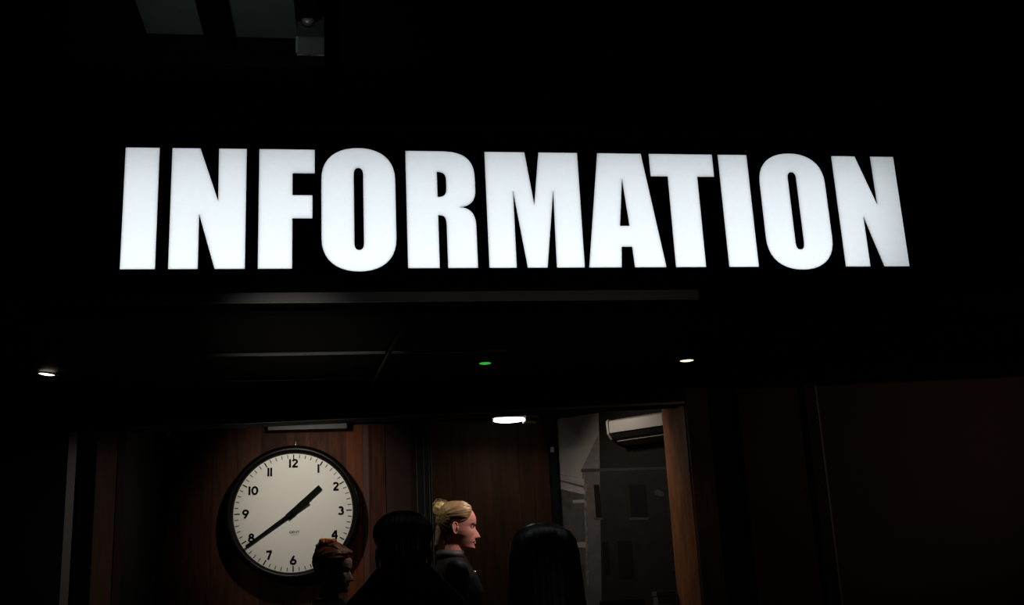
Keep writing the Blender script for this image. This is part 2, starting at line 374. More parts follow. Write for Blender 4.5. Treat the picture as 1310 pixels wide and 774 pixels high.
for (a, b, c, d) in ((760, 767, 620, 662), (805, 826, 620, 662), (771, 778, 694, 736), (790, 808, 692, 740)):
    k = (d - c) * .07
    mpoly('printed_window', [(a, c), (b, c), (b + k, d), (a + k, d)], 'mblack', .0030)
    if c < 650: mpoly('printed_sill', [(a + k - 2, d), (b + k + 2, d), (b + k + 2, d + 3), (a + k - 2, d + 3)], 'mgrey2', .0036)
mpoly('printed_cloud', [(837, 628), (842, 626), (849, 630), (851, 634), (845, 635), (839, 633)], 'mgrey2', .0030)
mpoly('printed_cloud', [(732, 545), (742, 548), (743, 556), (734, 554)], 'mpale', .0024)

# ------------------------------------------------------------------ the sign
Z0, Z1, YF = 2.553, 2.967, 3.40
def q2(P0, P1, P2, n=6): return [((1-t)**2*P0[0]+2*t*(1-t)*P1[0]+t*t*P2[0], (1-t)**2*P0[1]+2*t*(1-t)*P1[1]+t*t*P2[1]) for t in [i/n for i in range(n+1)]]
def cub(a, b, c, d, n=10):
    out = []
    for i in range(n + 1):
        t = i / n; s = 1 - t
        out.append(tuple(s**3*a[k] + 3*s*s*t*b[k] + 3*s*t*t*c[k] + t**3*d[k] for k in (0, 1)))
    return out
def letterI(x0, x1): return [[(x0, Z0), (x1, Z0), (x1, Z1), (x0, Z1)]]
def letterN(x): 
    a, b, c, d, e = x, x + .091, x + .149, x + .237, 0
    return [[(x, Z0), (x + .091, Z0), (x + .0905, 2.738), (x + .143, Z0), (x + .237, Z0), (x + .237, Z1), (x + .148, Z1), (x + .149, 2.784), (x + .089, Z1), (x, Z1)]]
def letterO(xc):
    zt, zb = 2.975, 2.5425; w_ = .1215; zu, zl = 2.862, 2.656
    P = cub((xc - w_, zu), (xc - w_, zu + .075), (xc - .072, zt), (xc, zt)) + cub((xc, zt), (xc + .072, zt), (xc + w_, zu + .075), (xc + w_, zu))[1:]
    P += cub((xc + w_, zl), (xc + w_, zl - .075), (xc + .072, zb), (xc, zb)) + cub((xc, zb), (xc - .072, zb), (xc - w_, zl - .075), (xc - w_, zl))[1:]
    w2 = .0155; t2, b2 = 2.903, 2.616
    Q = cub((xc - w2, t2 - .025), (xc - w2, t2 - .005), (xc - .008, t2), (xc, t2), 6) + cub((xc, t2), (xc + .008, t2), (xc + w2, t2 - .005), (xc + w2, t2 - .025), 6)[1:]
    Q += cub((xc + w2, b2 + .025), (xc + w2, b2 + .005), (xc + .008, b2), (xc, b2), 6) + cub((xc, b2), (xc - .008, b2), (xc - w2, b2 + .005), (xc - w2, b2 + .025), 6)[1:]
    return [P, Q]
LET = []
LET.append(('I', letterI(-.7075, -.601)))
LET.append(('N', letterN(-.561)))
LET.append(('F', [[(-.2835, Z0), (-.1755, Z0), (-.1755, 2.7245), (-.111, 2.7245), (-.111, 2.8055), (-.1755, 2.8055), (-.1755, 2.8825), (-.1035, 2.8825), (-.1035, Z1), (-.2835, Z1)]]))
LET.append(('O', letterO(.0395)))
Rr = [(.197, Z0), (.197, Z1), (.315, Z1)] + cub((.315, Z1), (.39, Z1), (.429, .0 + 2.945), (.429, 2.868), 10)[1:] + \
     cub((.429, 2.826), (.429, 2.79), (.410, 2.768), (.374, 2.766), 8) + cub((.374, 2.766), (.405, 2.765), (.4275, 2.748), (.4275, 2.700), 8)[1:] + \
     [(.4275, Z0), (.3285, Z0), (.3285, 2.700)] + cub((.3285, 2.700), (.3285, 2.732), (.322, 2.7375), (.301, 2.7375), 5)[1:] + [(.301, Z0)]
Rc = [(.301, 2.892)] + cub((.301, 2.892), (.322, 2.892), (.3315, 2.885), (.3315, 2.860), 6)[1:] + cub((.3315, 2.836), (.3315, 2.808), (.322, 2.8025), (.301, 2.802), 6)
LET.append(('R', [Rr, Rc]))
LET.append(('M', [[(.4655, Z0), (.557, Z0), (.5575, 2.825), (.594, Z0), (.661, Z0), (.696, 2.828), (.6925, Z0), (.788, Z0), (.788, Z1), (.652, Z1), (.628, 2.776), (.6035, Z1), (.4655, Z1)]]))
LET.append(('A', [[(.803, Z0), (.915, Z0), (.9205, 2.626), (.957, 2.626), (.961, Z0), (1.071, Z0), (1.0145, Z1), (.859, Z1)], [(.940, 2.873), (.9535, 2.701), (.9205, 2.701)]]))
LET.append(('T', [[(1.1045, Z0), (1.211, Z0), (1.211, 2.883), (1.2725, 2.883), (1.2725, Z1), (1.043, Z1), (1.043, 2.883), (1.1045, 2.883)]]))
LET.append(('I', letterI(1.2935, 1.3995)))
LET.append(('O', letterO(1.5585)))
LET.append(('N', letterN(1.717)))
sg = thing('illuminated_sign', 'long black light-box sign with glowing white capitals reading INFORMATION', 'sign', (.62, 3.48, 2.44))
inv = Matrix.Translation(-sg.location)
def sp(o): o.matrix_parent_inverse = inv; return o
XS0, XS1, ZS0, ZS1 = -1.02, 2.12, 2.475, 3.04
face = [[(XS0 - .004, ZS0 - .004), (XS1 + .004, ZS0 - .004), (XS1 + .004, ZS1 + .004), (XS0 - .004, ZS1 + .004)]]
for _, P in LET: face += P
PF = Matrix.Translation((0, YF, 0)) @ UP
o = sp(curve_mesh('face_panel', face, .004, 'vinyl', sg, PF)); o['label'] = 'black face panel around the letters'
for nm, P in LET:
    o = sp(curve_mesh('letter', P, .006, 'acrylic', sg, Matrix.Translation((0, YF + .0005, 0)) @ UP, drop_back=True))
    o['label'] = 'glowing white capital letter ' + nm
bm = bmesh.new()
box(bm, XS0, XS1, 3.55, 3.56, ZS0, ZS1); box(bm, XS0, XS1, 3.4022, 3.56, ZS0 - .004, ZS0); box(bm, XS0, XS1, 3.4025, 3.55, ZS1, ZS1 + .004)
box(bm, XS0 - .004, XS0, 3.4025, 3.55, ZS0, ZS1); box(bm, XS1, XS1 + .004, 3.4025, 3.55, ZS0, ZS1)
sp(link('light_box', bm, 'boxwhite', sg))
bm = bmesh.new(); box(bm, XS0 - .03, XS1 + .03, 3.39, 3.575, ZS1 + .005, ZS1 + .02); box(bm, XS0 - .03, XS0 - .005, 3.39, 3.575, 2.437, ZS1 + .004)
box(bm, XS1 + .005, XS1 + .03, 3.39, 3.575, 2.437, ZS1 + .004); box(bm, XS0 - .004, XS1 + .004, 3.561, 3.575, 2.475, ZS1 + .004)
sp(link('housing', bm, 'black', sg))
sp(link('underside', B(XS0 - .004, XS1 + .004, 3.3985, 3.56, 2.455, 2.468), 'pitch', sg))
sp(link('bottom_ledge', B(-.74, 1.17, 3.386, 3.398, 2.438, 2.470), 'alu', sg))['label'] = 'metal ledge under the letters'

# ------------------------------------------------------------------ clock
ck = thing('wall_clock', 'large round black-rimmed station clock showing twenty to two on the timber wall', 'clock', (-.287, 5.895, 1.978))
CM = Matrix.Translation((0, -.085, 0)) @ UP               # local dial plane, z towards the viewer
DR = .300
prof = [(.325, -.084), (.342, -.07), (.347, -.03), (.347, .004), (.340, .020), (.328, .028), (.314, .024), (.305, .008), (.303, -.004)]
bm = bmesh.new(); lathe(bm, prof, 96, CM); link('rim', bm, 'clockcase', ck, smooth=True)['label'] = 'deep black rim'
bm = bmesh.new(); lathe(bm, [(0, .0), (.304, .0), (.304, -.05), (0, -.05)], 96, CM); link('dial', bm, 'dial', ck)['label'] = 'off-white dial'
for k in range(60):
    a = k / 60 * 2 * PI; h = k % 5 == 0
    w_, r0, r1 = (.0031, .273, .299) if h else (.0019, .280, .299)
    if k % 15 == 0: r0 = .271
    link('minute_mark', B(-w_, w_, r0, r1, .0003, .0012, mtx=CM @ Matrix.Rotation(-a, 4, 'Z')), 'ink', ck)
def arc(cx, cy, rx, ry, a0, a1, n=14): return [(cx + rx * math.cos(R(a0 + (a1 - a0) * i / n)), cy + ry * math.sin(R(a0 + (a1 - a0) * i / n))) for i in range(n + 1)]
DIG = {   # centre-line strokes, height 1 between -.5 and .5, bold weight
    '1': (.22, [[(0, -.5), (0, .5)]]),
    '0': (.64, [arc(0, 0, .24, .40, 0, 360, 28)]),
    '2': (.60, [arc(-.01, .20, .20, .20, 170, -30, 12) + [(-.20, -.385)], [(-.26, -.39), (.27, -.39)]]),
    '3': (.58, [arc(-.02, .20, .18, .19, 150, -80, 12), arc(-.03, -.18, .22, .22, 85, -150, 14)]),
    '4': (.66, [[(.12, .5), (.12, -.5)], [(.07, .42), (-.25, -.14)], [(-.31, -.17), (.29, -.17)]]),
    '5': (.58, [[(-.17, .40), (.22, .40)], [(-.14, .44), (-.17, .02)], arc(-.03, -.17, .22, .225, 125, -140, 14)]),
    '6': (.64, [arc(0, -.17, .225, .23, 0, 360, 26), [(.10, .5), (-.06, .24), (-.20, -.08)]]),
    '7': (.60, [[(-.25, .40), (.27, .40)], [(.20, .40), (-.08, -.5)]]),
    '8': (.62, [arc(0, .22, .165, .18, 0, 360, 24), arc(0, -.19, .215, .215, 0, 360, 26)]),
    '9': (.64, [arc(0, .17, .225, .23, 0, 360, 26), [(-.10, -.5), (.06, -.24), (.20, .08)]]),
}
def numeral(txt, H, wt, T):
    ws = [DIG[c][0] * H * (1.2 if c != '1' else 1) for c in txt]; gap = .10 * H; x = -(sum(ws) + gap * (len(txt) - 1)) / 2
    bm = bmesh.new()
    for c, cw in zip(txt, ws):
        for st in DIG[c][1]:
            pts = [Vector((x + cw / 2 + px_ * H * 1.2, py_ * H)) for px_, py_ in st]; L = []
            closed = (pts[0] - pts[-1]).length < 1e-6
            for i, p in enumerate(pts):
                if closed and i in (0, len(pts) - 1): d = (pts[1] - pts[-2])
                else: d = pts[min(i + 1, len(pts) - 1)] - pts[max(i - 1, 0)]
                d.normalize(); nn = Vector((-d.y, d.x)) * wt / 2
                L.append([bm.verts.new((q.x, q.y, zz)) for q in (p + nn, p - nn) for zz in (0, .0012)])
            for a_, b_ in zip(L, L[1:]):
                bm.faces.new((a_[1], b_[1], b_[3], a_[3])); bm.faces.new((a_[0], b_[0], b_[1], a_[1])); bm.faces.new((a_[2], b_[2], b_[3], a_[3]))
        x += cw + gap
    bmesh.ops.transform(bm, matrix=T, verts=bm.verts)
    link('numeral', bm, 'ink', ck)
for n in range(1, 13):
    a = n / 12 * 2 * PI; rad = {12: .253, 6: .243, 9: .242, 10: .236, 1: .256, 2: .252}.get(n, .244)
    numeral(str(n), .045, .0104, CM @ Matrix.Translation((rad * math.sin(a), rad * math.cos(a), .0006)))
text_mesh('maker_name', 'GENT', .0165, .0008, 'ink', ck, CM @ Matrix.Translation((.006, -.101, .0008)), bold=.0003, sx=1.25)
text_mesh('maker_line', 'OF LEICESTER', .006, .0006, mat('faint_ink', (.25, .24, .22), .6, noise=.1), ck, CM @ Matrix.Translation((.006, -.114, .0006)), sx=1.1)
def hand(name, ang, pts, z, lab):
    T = CM @ Matrix.Translation((0, 0, z)) @ Matrix.Rotation(-R(ang), 4, 'Z')
    o = curve_mesh(name, [pts], .003, 'ink', ck, T); o['label'] = lab
hand('minute_hand', 235.2, [(-.014, -.094), (.014, -.094), (.012, -.01), (.0088, .035), (.0055, .290), (-.0055, .290), (-.0088, .035), (-.012, -.01)], .016, 'long black minute hand pointing just before eight')
hand('hour_hand', 48.2, [(-.017, -.040), (.017, -.040), (.0145, .186), (-.0145, .186)], .010, 'short broad black hour hand between one and two')
bm = bmesh.new(); lathe(bm, [(0, .022), (.014, .022), (.016, .018), (.016, .002), (0, .002)], 24, CM); link('hub', bm, 'ink', ck, smooth=True)
bm = bmesh.new(); tube(bm, (-.281, 5.886, 2.352), .0025, (-.281, 5.897, 2.352), .0025, 8, 2); tube(bm, (-.281, 5.889, 2.352), .002, (-.281, 5.889, 2.33), .002, 8, 2)
tag(link('hanging_hook', bm, 'pin', smooth=True), 'tiny metal hook in the wall just above the clock', 'hook')

# ------------------------------------------------------------------ air conditioner
ac = thing('air_conditioner', 'white wall-mounted air conditioner high on the angled wall', 'air conditioner', wpt(.32, 2.22))
ainv = Matrix.Translation(-ac.location)
def apr(name, prof, t0, t1, m, bev=0, lab=None):
    bm = bmesh.new(); prism(bm, [wpt(t0, z, d) for d, z in prof], WT * (t1 - t0))
    o = link(name, bm, m, ac, bevel=bev); o.matrix_parent_inverse = ainv
    if lab: o['label'] = lab
A0, A1 = .455, .785
apr('body', [(.006, 2.236), (.075, 2.246), (.135, 2.270), (.160, 2.298), (.160, 2.352), (.148, 2.360), (.006, 2.360)], A0 + .004, A1 - .004, 'acw', .002)
apr('front_panel', [(.162, 2.292), (.175, 2.292), (.178, 2.350), (.168, 2.358), (.162, 2.352)], A0 + .008, A1 - .008, 'acw', .002, 'smooth front panel')
apr('air_slot', [(.100, 2.254), (.138, 2.269), (.160, 2.292), (.163, 2.289), (.142, 2.265), (.103, 2.249)], A0 + .014, A1 - .014, 'acd', 0, 'dark air outlet slot')
apr('louvre', [(.070, 2.243), (.118, 2.257), (.121, 2.252), (.072, 2.237)], A0 + .018, A1 - .018, 'acw', 0, 'pale louvre flap')
for t in (A0 - .008, A1 - .004):
    apr('end_cap', [(.006, 2.230), (.08, 2.238), (.145, 2.262), (.174, 2.288), (.180, 2.352), (.165, 2.364), (.006, 2.364)], t, t + .012, 'acw', .002)
for k in range(14):
    apr('grille_slat', [(.02 + k * .009, 2.3605), (.024 + k * .009, 2.3605), (.024 + k * .009, 2.365), (.02 + k * .009, 2.365)], A0 + .03, A1 - .03, 'acd')

# ------------------------------------------------------------------ lamps and small fixtures
def downlight(x, y, label, m, ry=1.0):
    t = thing('recessed_downlight', label, 'downlight', (x, y, 2.44))
    bm = bmesh.new(); lathe(bm, [(.030, .0), (.041, .0), (.043, -.003), (.040, -.006), (.033, -.006), (.030, -.003), (.030, 0)], 32); link('bezel', bm, 'chrome', t, smooth=True)
    bm = bmesh.new(); lathe(bm, [(0, -.0055), (.014, -.0055), (.024, -.004), (.0295, -.002)], 32); link('bulb', bm, m, t, smooth=True)
    return t
d1 = downlight(-1.17, 4.39, 'bright warm downlight at the far left of the canopy', 'warm'); d1.rotation_euler = (0, R(6), 0); d1.location.z = 2.434
downlight(1.43, 4.37, 'warm downlight at the right of the canopy above the post', 'warm2')
t = thing('status_light', 'small green indicator light under the middle of the canopy', 'indicator', (.561, 4.36, 2.44))
bm = bmesh.new(); lathe(bm, [(0, -.002), (.030, -.002), (.034, 0), (0, 0)], 32); link('base', bm, 'black', t, smooth=True)
bm = bmesh.new(); lathe(bm, [(0, -.006), (.014, -.005), (.024, -.0025)], 32); link('lens', bm, 'green', t, smooth=True)
bl = thing('bulkhead_lamp', 'glowing white oval bulkhead lamp with a grey end cap under the booth ceiling', 'lamp', (.85, 5.5, 2.449))
bm = B(-.115, .120, -.040, .055, -.060, -.001); link('base', bm, 'lampbody', bl, bevel=.008, smooth=True)
bm = bmesh.new(); bmesh.ops.create_uvsphere(bm, u_segments=32, v_segments=16, radius=1)
bmesh.ops.scale(bm, vec=(.078, .042, .010), verts=bm.verts); bmesh.ops.translate(bm, vec=(-.035, 0, -.070), verts=bm.verts)
link('diffuser', bm, 'led', bl, smooth=True)['label'] = 'glowing white oval diffuser'
link('end_cap', B(.046, .118, -.052, .052, -.082, -.046), 'lampbody', bl, bevel=.006, smooth=True)
for x in (.080, .103): link('slot', B(x - .008, x + .004, -.056, -.050, -.076, -.068), 'acd', bl)
# hanging fixture at the top of the picture
p0 = on_y(397, 0, 4.6)
hf = thing('ceiling_projector', 'dark ceiling-hung bracket with small round lens and grey box end, top of picture', 'projector', (p0.x, 4.6, 4.238))
link('bracket', B(-.064, .064, .0, .05, -.211, -.001), 'black', hf, bevel=.004)
link('box', B(-.060, .066, -.05, .05, -.310, -.212), mat('dim_grey', (.022, .021, .022), .5, noise=.3, scale=12), hf, bevel=.006)['label'] = 'grey box at the lower end'
link('box_edge', B(-.064, -.052, -.055, -.048, -.300, -.216), 'strip', hf)
bm = bmesh.new(); lathe(bm, [(0, .03), (.018, .03), (.028, .022), (.03, 0), (0, 0)], 24, Matrix.Translation((-.010, -.001, -.110)) @ UP)
link('lens', bm, mat('dim_lens', (.05, .048, .05), .4, noise=.2, scale=12), hf, smooth=True)
sf = thing('canopy_spotlight', 'small unlit dark spotlight under the right part of the canopy', 'spotlight', (1.681, 3.892, 2.44))
link('base', B(-.045, .045, -.02, .02, -.008, -.001), 'trimmetal', sf, bevel=.002)
bm = bmesh.new(); tube(bm, (0, 0, -.01), .006, (0, 0, -.03), .006, 10, 2); link('stem', bm, 'black', sf, smooth=True)
bm = bmesh.new(); lathe(bm, [(0, .03), (.018, .03), (.022, -.03), (.017, -.028), (0, -.02)], 24, Matrix.Translation((0, 0, -.05)) @ Matrix.Rotation(R(25), 4, 'X')); link('head', bm, 'black', sf, smooth=True)
# hook at the left, sensor on the corner post
p = on_y(212, 553, 5.2)
bm = bmesh.new(); pts = [Vector((p.x + .014 * math.cos(a), p.y, p.z + .018 * math.sin(a))) for a in [R(x) for x in range(-60, 60, 15)]]
path(bm, pts, .0022, 8); path(bm, [pts[-1], Vector((p.x + .004, p.y, 2.449))], .0018, 8)
tag(link('ceiling_hook', bm, 'pin', smooth=True), 'small bright hook hanging at the left of the booth opening', 'hook')
p = on_y(706, 575, 5.86)
sw = thing('door_contact', 'tiny white plastic sensor on the black corner post', 'sensor', (p.x, 5.859, p.z))
link('case', B(-.009, .009, -.012, .0, -.016, .012), 'white', sw, bevel=.002); link('lid', B(-.006, .006, -.015, -.0125, -.010, .004), 'white', sw)
p = on_y(706, 575 + 60, 5.86)

# ------------------------------------------------------------------ counter, monitor, trays
ct = thing('service_counter', 'dark wooden counter across the booth opening', 'counter', (.26, 4.89, 0))
link('worktop', B(-1.22, 1.22, -.14, .0, 1.11, 1.15), 'counter', ct, bevel=.005); link('worktop_wing', B(.74, 1.22, .002, .36, 1.11, 1.15), 'counter', ct, bevel=.005)
for k in range(12):
    x = -1.2 + k * .2; link('front_plank', B(x + .002, x + .198, -.06, -.03, 0.0, 1.11), 'woodb', ct)
mo = thing('monitor', 'black computer monitor with a thin pale top edge at the bottom of the picture', 'monitor', (1.255, 5.12, 1.15), R(-14))
link('screen', B(-.105, .105, -.012, .012, .07, .306), 'screen', mo, bevel=.003)
link('top_edge', B(-.105, .105, -.013, .008, .307, .312), 'bezel', mo)
bm = bmesh.new(); tube(bm, (0, .02, .03), .014, (0, .02, .18), .012, 12, 2); link('stand', bm, 'screen', mo, smooth=True)
link('foot', B(-.08, .08, -.05, .07, .001, .011), 'screen', mo, bevel=.003)
for i, (dx, z0, z1, lab) in enumerate(((-.028, 1.15, 1.434, 'dim grey file box on the counter, nearer the monitor'), (.0, 1.15, 1.492, 'taller dim grey file box beside the right post'))):
    fb = thing('file_box', lab, 'box', (1.445 + (0 if i else -.045), 4.98 if i == 0 else 5.07, 1.15), 0)
    h = z1 - z0
    link('body', B(-.043, .043, -.038, .038, 0, h - .022), 'tray', fb, bevel=.002)
    link('lid', B(-.046, .046, -.041, .041, h - .021, h), 'tray', fb, bevel=.002)

# ------------------------------------------------------------------ people
HH = .225
TAB = [(0.0, .050, .005, .022), (.03, .074, .020, .034), (.08, .084, .032, .040), (.14, .080, .045, .046), (.20, .084, .055, .051), (.26, .083, .064, .056),
       (.33, .079, .072, .063), (.42, .078, .083, .068), (.50, .077, .091, .070), (.57, .085, .096, .072), (.66, .087, .100, .074), (.75, .082, .101, .0745),
       (.84, .069, .093, .069), (.91, .051, .077, .056), (.96, .033, .055, .039), (.99, .015, .028, .018), (1.0, .004, .008, .004)]
def lerp_tab(h):
    h = min(max(h, 0), 1)
    for a, b in zip(TAB, TAB[1:]):
        if h <= b[0]:
            t = (h - a[0]) / (b[0] - a[0]); return [a[k] + (b[k] - a[k]) * t for k in (1, 2, 3)]
    return TAB[-1][1:]
def skull(thv, h, grow=0.0):
    hh = (h * 1.0)
    f_, b_, w_ = lerp_tab(hh)
    c, s = math.cos(thv), math.sin(thv)
    e = 2 / 2.25
    x = (f_ + grow if c > 0 else b_ + grow) * math.copysign(abs(c) ** e, c); y = (w_ + grow) * math.copysign(abs(s) ** e, s)
    return x, y
def bump(v, c, s): return math.exp(-((v - c) / s) ** 2)
def head_verts(bm, org):
    NT, NH = 72, 56; rows = []
    for j in range(NH + 1):
        h = j / NH; row = []
        hz = 1 - (1 - h) ** 1.15
        for i in range(NT):
            a = -PI + 2 * PI * i / NT
            x, y = skull(a, hz)
            if x > 0:
                nose = 0
                if .26 <= hz <= .56: nose = .030 * min(1, (.56 - hz) / .24) ** 1.1 * min(1, (hz - .255) / .035)
                x += nose * bump(y, 0, .011 + .004 * max(0, .42 - hz) / .16)
                x += .006 * bump(hz, .205, .020) * bump(y, 0, .020) + .005 * bump(hz, .155, .018) * bump(y, 0, .018)
                x -= .013 * bump(hz, .176, .011) * bump(y, 0, .022)
                x -= .010 * bump(hz, .50, .045) * bump(abs(y), .032, .016)
                x += .004 * bump(hz, .575, .025) * bump(abs(y), .028, .02)
                x += .004 * bump(hz, .38, .06) * bump(abs(y), .040, .016)
                x += .004 * bump(hz, .06, .04) * bump(y, 0, .020)
            row.append(bm.verts.new((org[0] + x, org[1] + y, org[2] + hz * HH)))
        rows.append(row)
    for a, b in zip(rows, rows[1:]):
        for i in range(NT): bm.faces.new((a[i], a[(i + 1) % NT], b[(i + 1) % NT], b[i]))
    bm.faces.new(rows[0][::-1]); bm.faces.new(rows[-1])
def loft(bm, secs, n=32):
    """secs: (z, cx, cy, rx, ry)"""
    rows = [[bm.verts.new((cx + rx * math.cos(2 * PI * i / n), cy + ry * math.sin(2 * PI * i / n), z)) for i in range(n)] for z, cx, cy, rx, ry in secs]
    for a, b in zip(rows, rows[1:]):
        for i in range(n): bm.faces.new((a[i], a[(i + 1) % n], b[(i + 1) % n], b[i]))
    bm.faces.new(rows[0][::-1]); bm.faces.new(rows[-1])
def remeshed(name, bm, voxel, m, parent, smooth_it=4, lab=None, extra=None):
    bmesh.ops.recalc_face_normals(bm, faces=bm.faces)
    me = bpy.data.meshes.new(name); bm.to_mesh(me); bm.free()
    o = bpy.data.objects.new(name, me); COL.objects.link(o)
    r = o.modifiers.new('r', 'REMESH'); r.mode = 'VOXEL'; r.voxel_size = voxel; r.adaptivity = 0
    s = o.modifiers.new('s', 'SMOOTH'); s.iterations = smooth_it; s.factor = .5
    bpy.context.view_layer.update()
    nm = bpy.data.meshes.new_from_object(o.evaluated_get(bpy.context.evaluated_depsgraph_get()))
    nm.materials.clear(); nm.materials.append(M[m])
    if extra: nm.materials.append(M[extra[0]])
    for p in nm.polygons:
        p.use_smooth = True
        p.material_index = 1 if extra and extra[1](p.center) else 0
    o.modifiers.clear(); o.data = nm; bpy.data.meshes.remove(me); nm.name = name
    o.parent = parent
    if lab: o['label'] = lab
    return o

def person(loc, rz, H, label, group=None, skin='skin', arm_pose=0.0, shoulder=1.0, head_rot=0.0, head_pitch=0.0, top='cloth', build=1.0, voxel=.0032):
    k = H / 1.72
    root = thing('person', label, 'person', loc, rz, group)
    zc = 1.72 - HH                     # chin height, unscaled
    def limbs(bm, g, legs=True, arms=True, hands=True, torso=True, neck=True):
        if torso:
            loft(bm, [(.84, 0, 0, (.09 + g) * build, .14 + g), (.93, 0, 0, (.112 + g) * build, .163 + g), (1.02, 0, 0, (.102 + g) * build, .148 + g), (1.12, 0, 0, (.094 + g) * build, .134 + g),
                      (1.22, .005, 0, (.108 + g) * build, .148 + g), (1.30, .005, 0, (.116 + g) * build, .162 * shoulder + g), (1.37, -.002, 0, .098 + g, .170 * shoulder + g),
                      (1.415, -.008, 0, .076 + g, .150 * shoulder + g), (1.445, -.012, 0, .062 + g, .105 + g), (1.47, -.012, 0, .056 + g, .066 + g)])
        if neck:
            tube(bm, (-.014, 0, 1.42), .055 + g, (.000, 0, 1.53), .047 + g * .5, 24)
        for s in (-1, 1):
            if legs:
                tube(bm, (0, s * .085, .88), .088 + g, (.012, s * .092, .48), .056 + g, 20)
                tube(bm, (.012, s * .092, .48), .056 + g, (-.012, s * .095, .10), .038 + g, 20)
                if g == 0:
                    tube(bm, (-.035, s * .095, .045), .036, (.14, s * .105, .028), .027, 16)
            if arms:
                sh = (-.006, s * (.172 * shoulder), 1.385); el = (-.03 + arm_pose * .06, s * (.215 * shoulder), 1.11); wr = (.05 + arm_pose * .2, s * .225, .875 + arm_pose * .16)
                tube(bm, sh, .052 + g, el, .040 + g, 20); tube(bm, el, .040 + g, wr, .027 + g, 20)
                if hands:
                    d = (Vector(wr) - Vector(el)).normalized(); wv = Vector(wr)
                    pm = wv + d * .085
                    fwd = Vector((1, 0, 0)) - d * d.x; fwd.normalize(); inn = Vector((0, -s, 0))
                    for q, off in enumerate((-.027, -.009, .009, .027)):
                        tube(bm, wv + d * .01 + fwd * off * .5, .013, pm + fwd * off, .011, 10)
                        Lf = (.060, .074, .080, .068)[q]
                        k1 = pm + fwd * off * 1.15 + d * Lf * .5 + inn * .006
                        k2 = k1 + d * Lf * .38 + inn * .020
                        tube(bm, pm + fwd * off, .0092, k1, .0085, 10); tube(bm, k1, .0085, k2, .0070, 10)
                    t0 = wv + d * .025 + fwd * .018; t1 = wv + d * .055 + fwd * .045 + inn * .012; t2 = t1 + d * .035 + fwd * .006 + inn * .008
                    tube(bm, t0, .013, t1, .011, 10); tube(bm, t1, .010, t2, .008, 10)
    hr = Matrix.Translation((.012, 0, zc)) @ Matrix.Rotation(head_rot, 4, 'Z') @ Matrix.Rotation(head_pitch, 4, 'Y')
    bm = bmesh.new(); limbs(bm, 0)
    b2 = bmesh.new(); head_verts(b2, (0, 0, 0)); bmesh.ops.transform(b2, matrix=hr, verts=b2.verts)
    tmp = bpy.data.meshes.new('tmp'); b2.to_mesh(tmp); b2.free(); bm.from_mesh(tmp); bpy.data.meshes.remove(tmp)
    hi = hr.inverted()
    def is_lip(c):
        q = hi @ c; return q.x > .068 and (q.y / .0215) ** 2 + ((q.z - .178 * HH) / (.047 * HH * (1 - .12 * math.cos(q.y * 260)))) ** 2 < 1
    sc = Matrix.Scale(k, 4)
    bo = remeshed('body', bm, voxel, skin, root, 2, None, ('lip', is_lip))
    parts = [bo]
    bm = bmesh.new(); limbs(bm, .013, legs=False, hands=False, neck=False)
    parts.append(remeshed('jacket', bm, .009, top, root, 5))
    bm = bmesh.new(); limbs(bm, .012, arms=False, torso=False, neck=False)
    loft(bm, [(.83, 0, 0, .10 * build, .15), (.93, 0, 0, .125 * build, .176), (1.0, 0, 0, .115 * build, .162)])
    parts.append(remeshed('trousers', bm, .010, 'trouser', root, 4))
    for s in (-1, 1):
        bm = bmesh.new(); tube(bm, (-.04, s * .095, .050), .045, (.15, s * .105, .034), .034, 20)
        bmesh.ops.bisect_plane(bm, geom=bm.verts[:] + bm.edges[:] + bm.faces[:], plane_co=(0, 0, .001), plane_no=(0, 0, -1), clear_outer=True)
        bmesh.ops.holes_fill(bm, edges=[e for e in bm.edges if e.is_boundary])
        parts.append(link('shoe', bm, 'shoe', root, smooth=True))
    # ears, eyes
    for s in (-1, 1):
        bm = bmesh.new(); n1, n2 = 20, 8
        c0 = Vector((-.008, s * .0725, .46 * HH))
        rim = []
        for i in range(n1):
            a = 2 * PI * i / n1; ex = .0155 * math.cos(a) * (1 if math.sin(a) > -.3 else .8); ez = .030 * math.sin(a)
            rim.append(c0 + Vector((ex * .85 - .008 + .006 * math.sin(a) * -.3, s * (.004 - .30 * ex), ez * .88)))
        for i in range(n1): tube(bm, rim[i],   .0032, rim[(i + 1) % n1], .0032, 6, 2)
        bowl = bm.verts.new(c0 + Vector((-.004, s * .003, 0)))
        rv = [bm.verts.new(p_) for p_ in rim]
        for i in range(n1): bm.faces.new((rv[i], rv[(i + 1) % n1], bowl))
        tube(bm, c0 + Vector((.004, s * .004, .004)), .005, c0 + Vector((.003, s * .003, -.010)), .004, 6, 2)
        bmesh.ops.transform(bm, matrix=hr, verts=bm.verts); parts.append(link('ear', bm, skin, root, smooth=True))
        bm = bmesh.new(); bmesh.ops.create_uvsphere(bm, u_segments=16, v_segments=10, radius=.0115)
        bmesh.ops.translate(bm, vec=(.0590, s * .031, .50 * HH), verts=bm.verts); bmesh.ops.transform(bm, matrix=hr, verts=bm.verts)
        e_ = link('eye', bm, 'eyew', root, smooth=True); parts.append(e_)
        bm = bmesh.new(); bmesh.ops.create_uvsphere(bm, u_segments=12, v_segments=8, radius=.0056)
        bmesh.ops.scale(bm, vec=(.45, 1, 1), verts=bm.verts)
        bmesh.ops.translate(bm, vec=(.0700, s * .031, .50 * HH), verts=bm.verts); bmesh.ops.transform(bm, matrix=hr, verts=bm.verts)
        parts.append(link('iris', bm, 'iris', e_, smooth=True)); parts.pop()
        e_.children  # iris rides on the eye
    return root, parts, hr, sc
def scale_person(root, k): root.scale = (k, k, k)

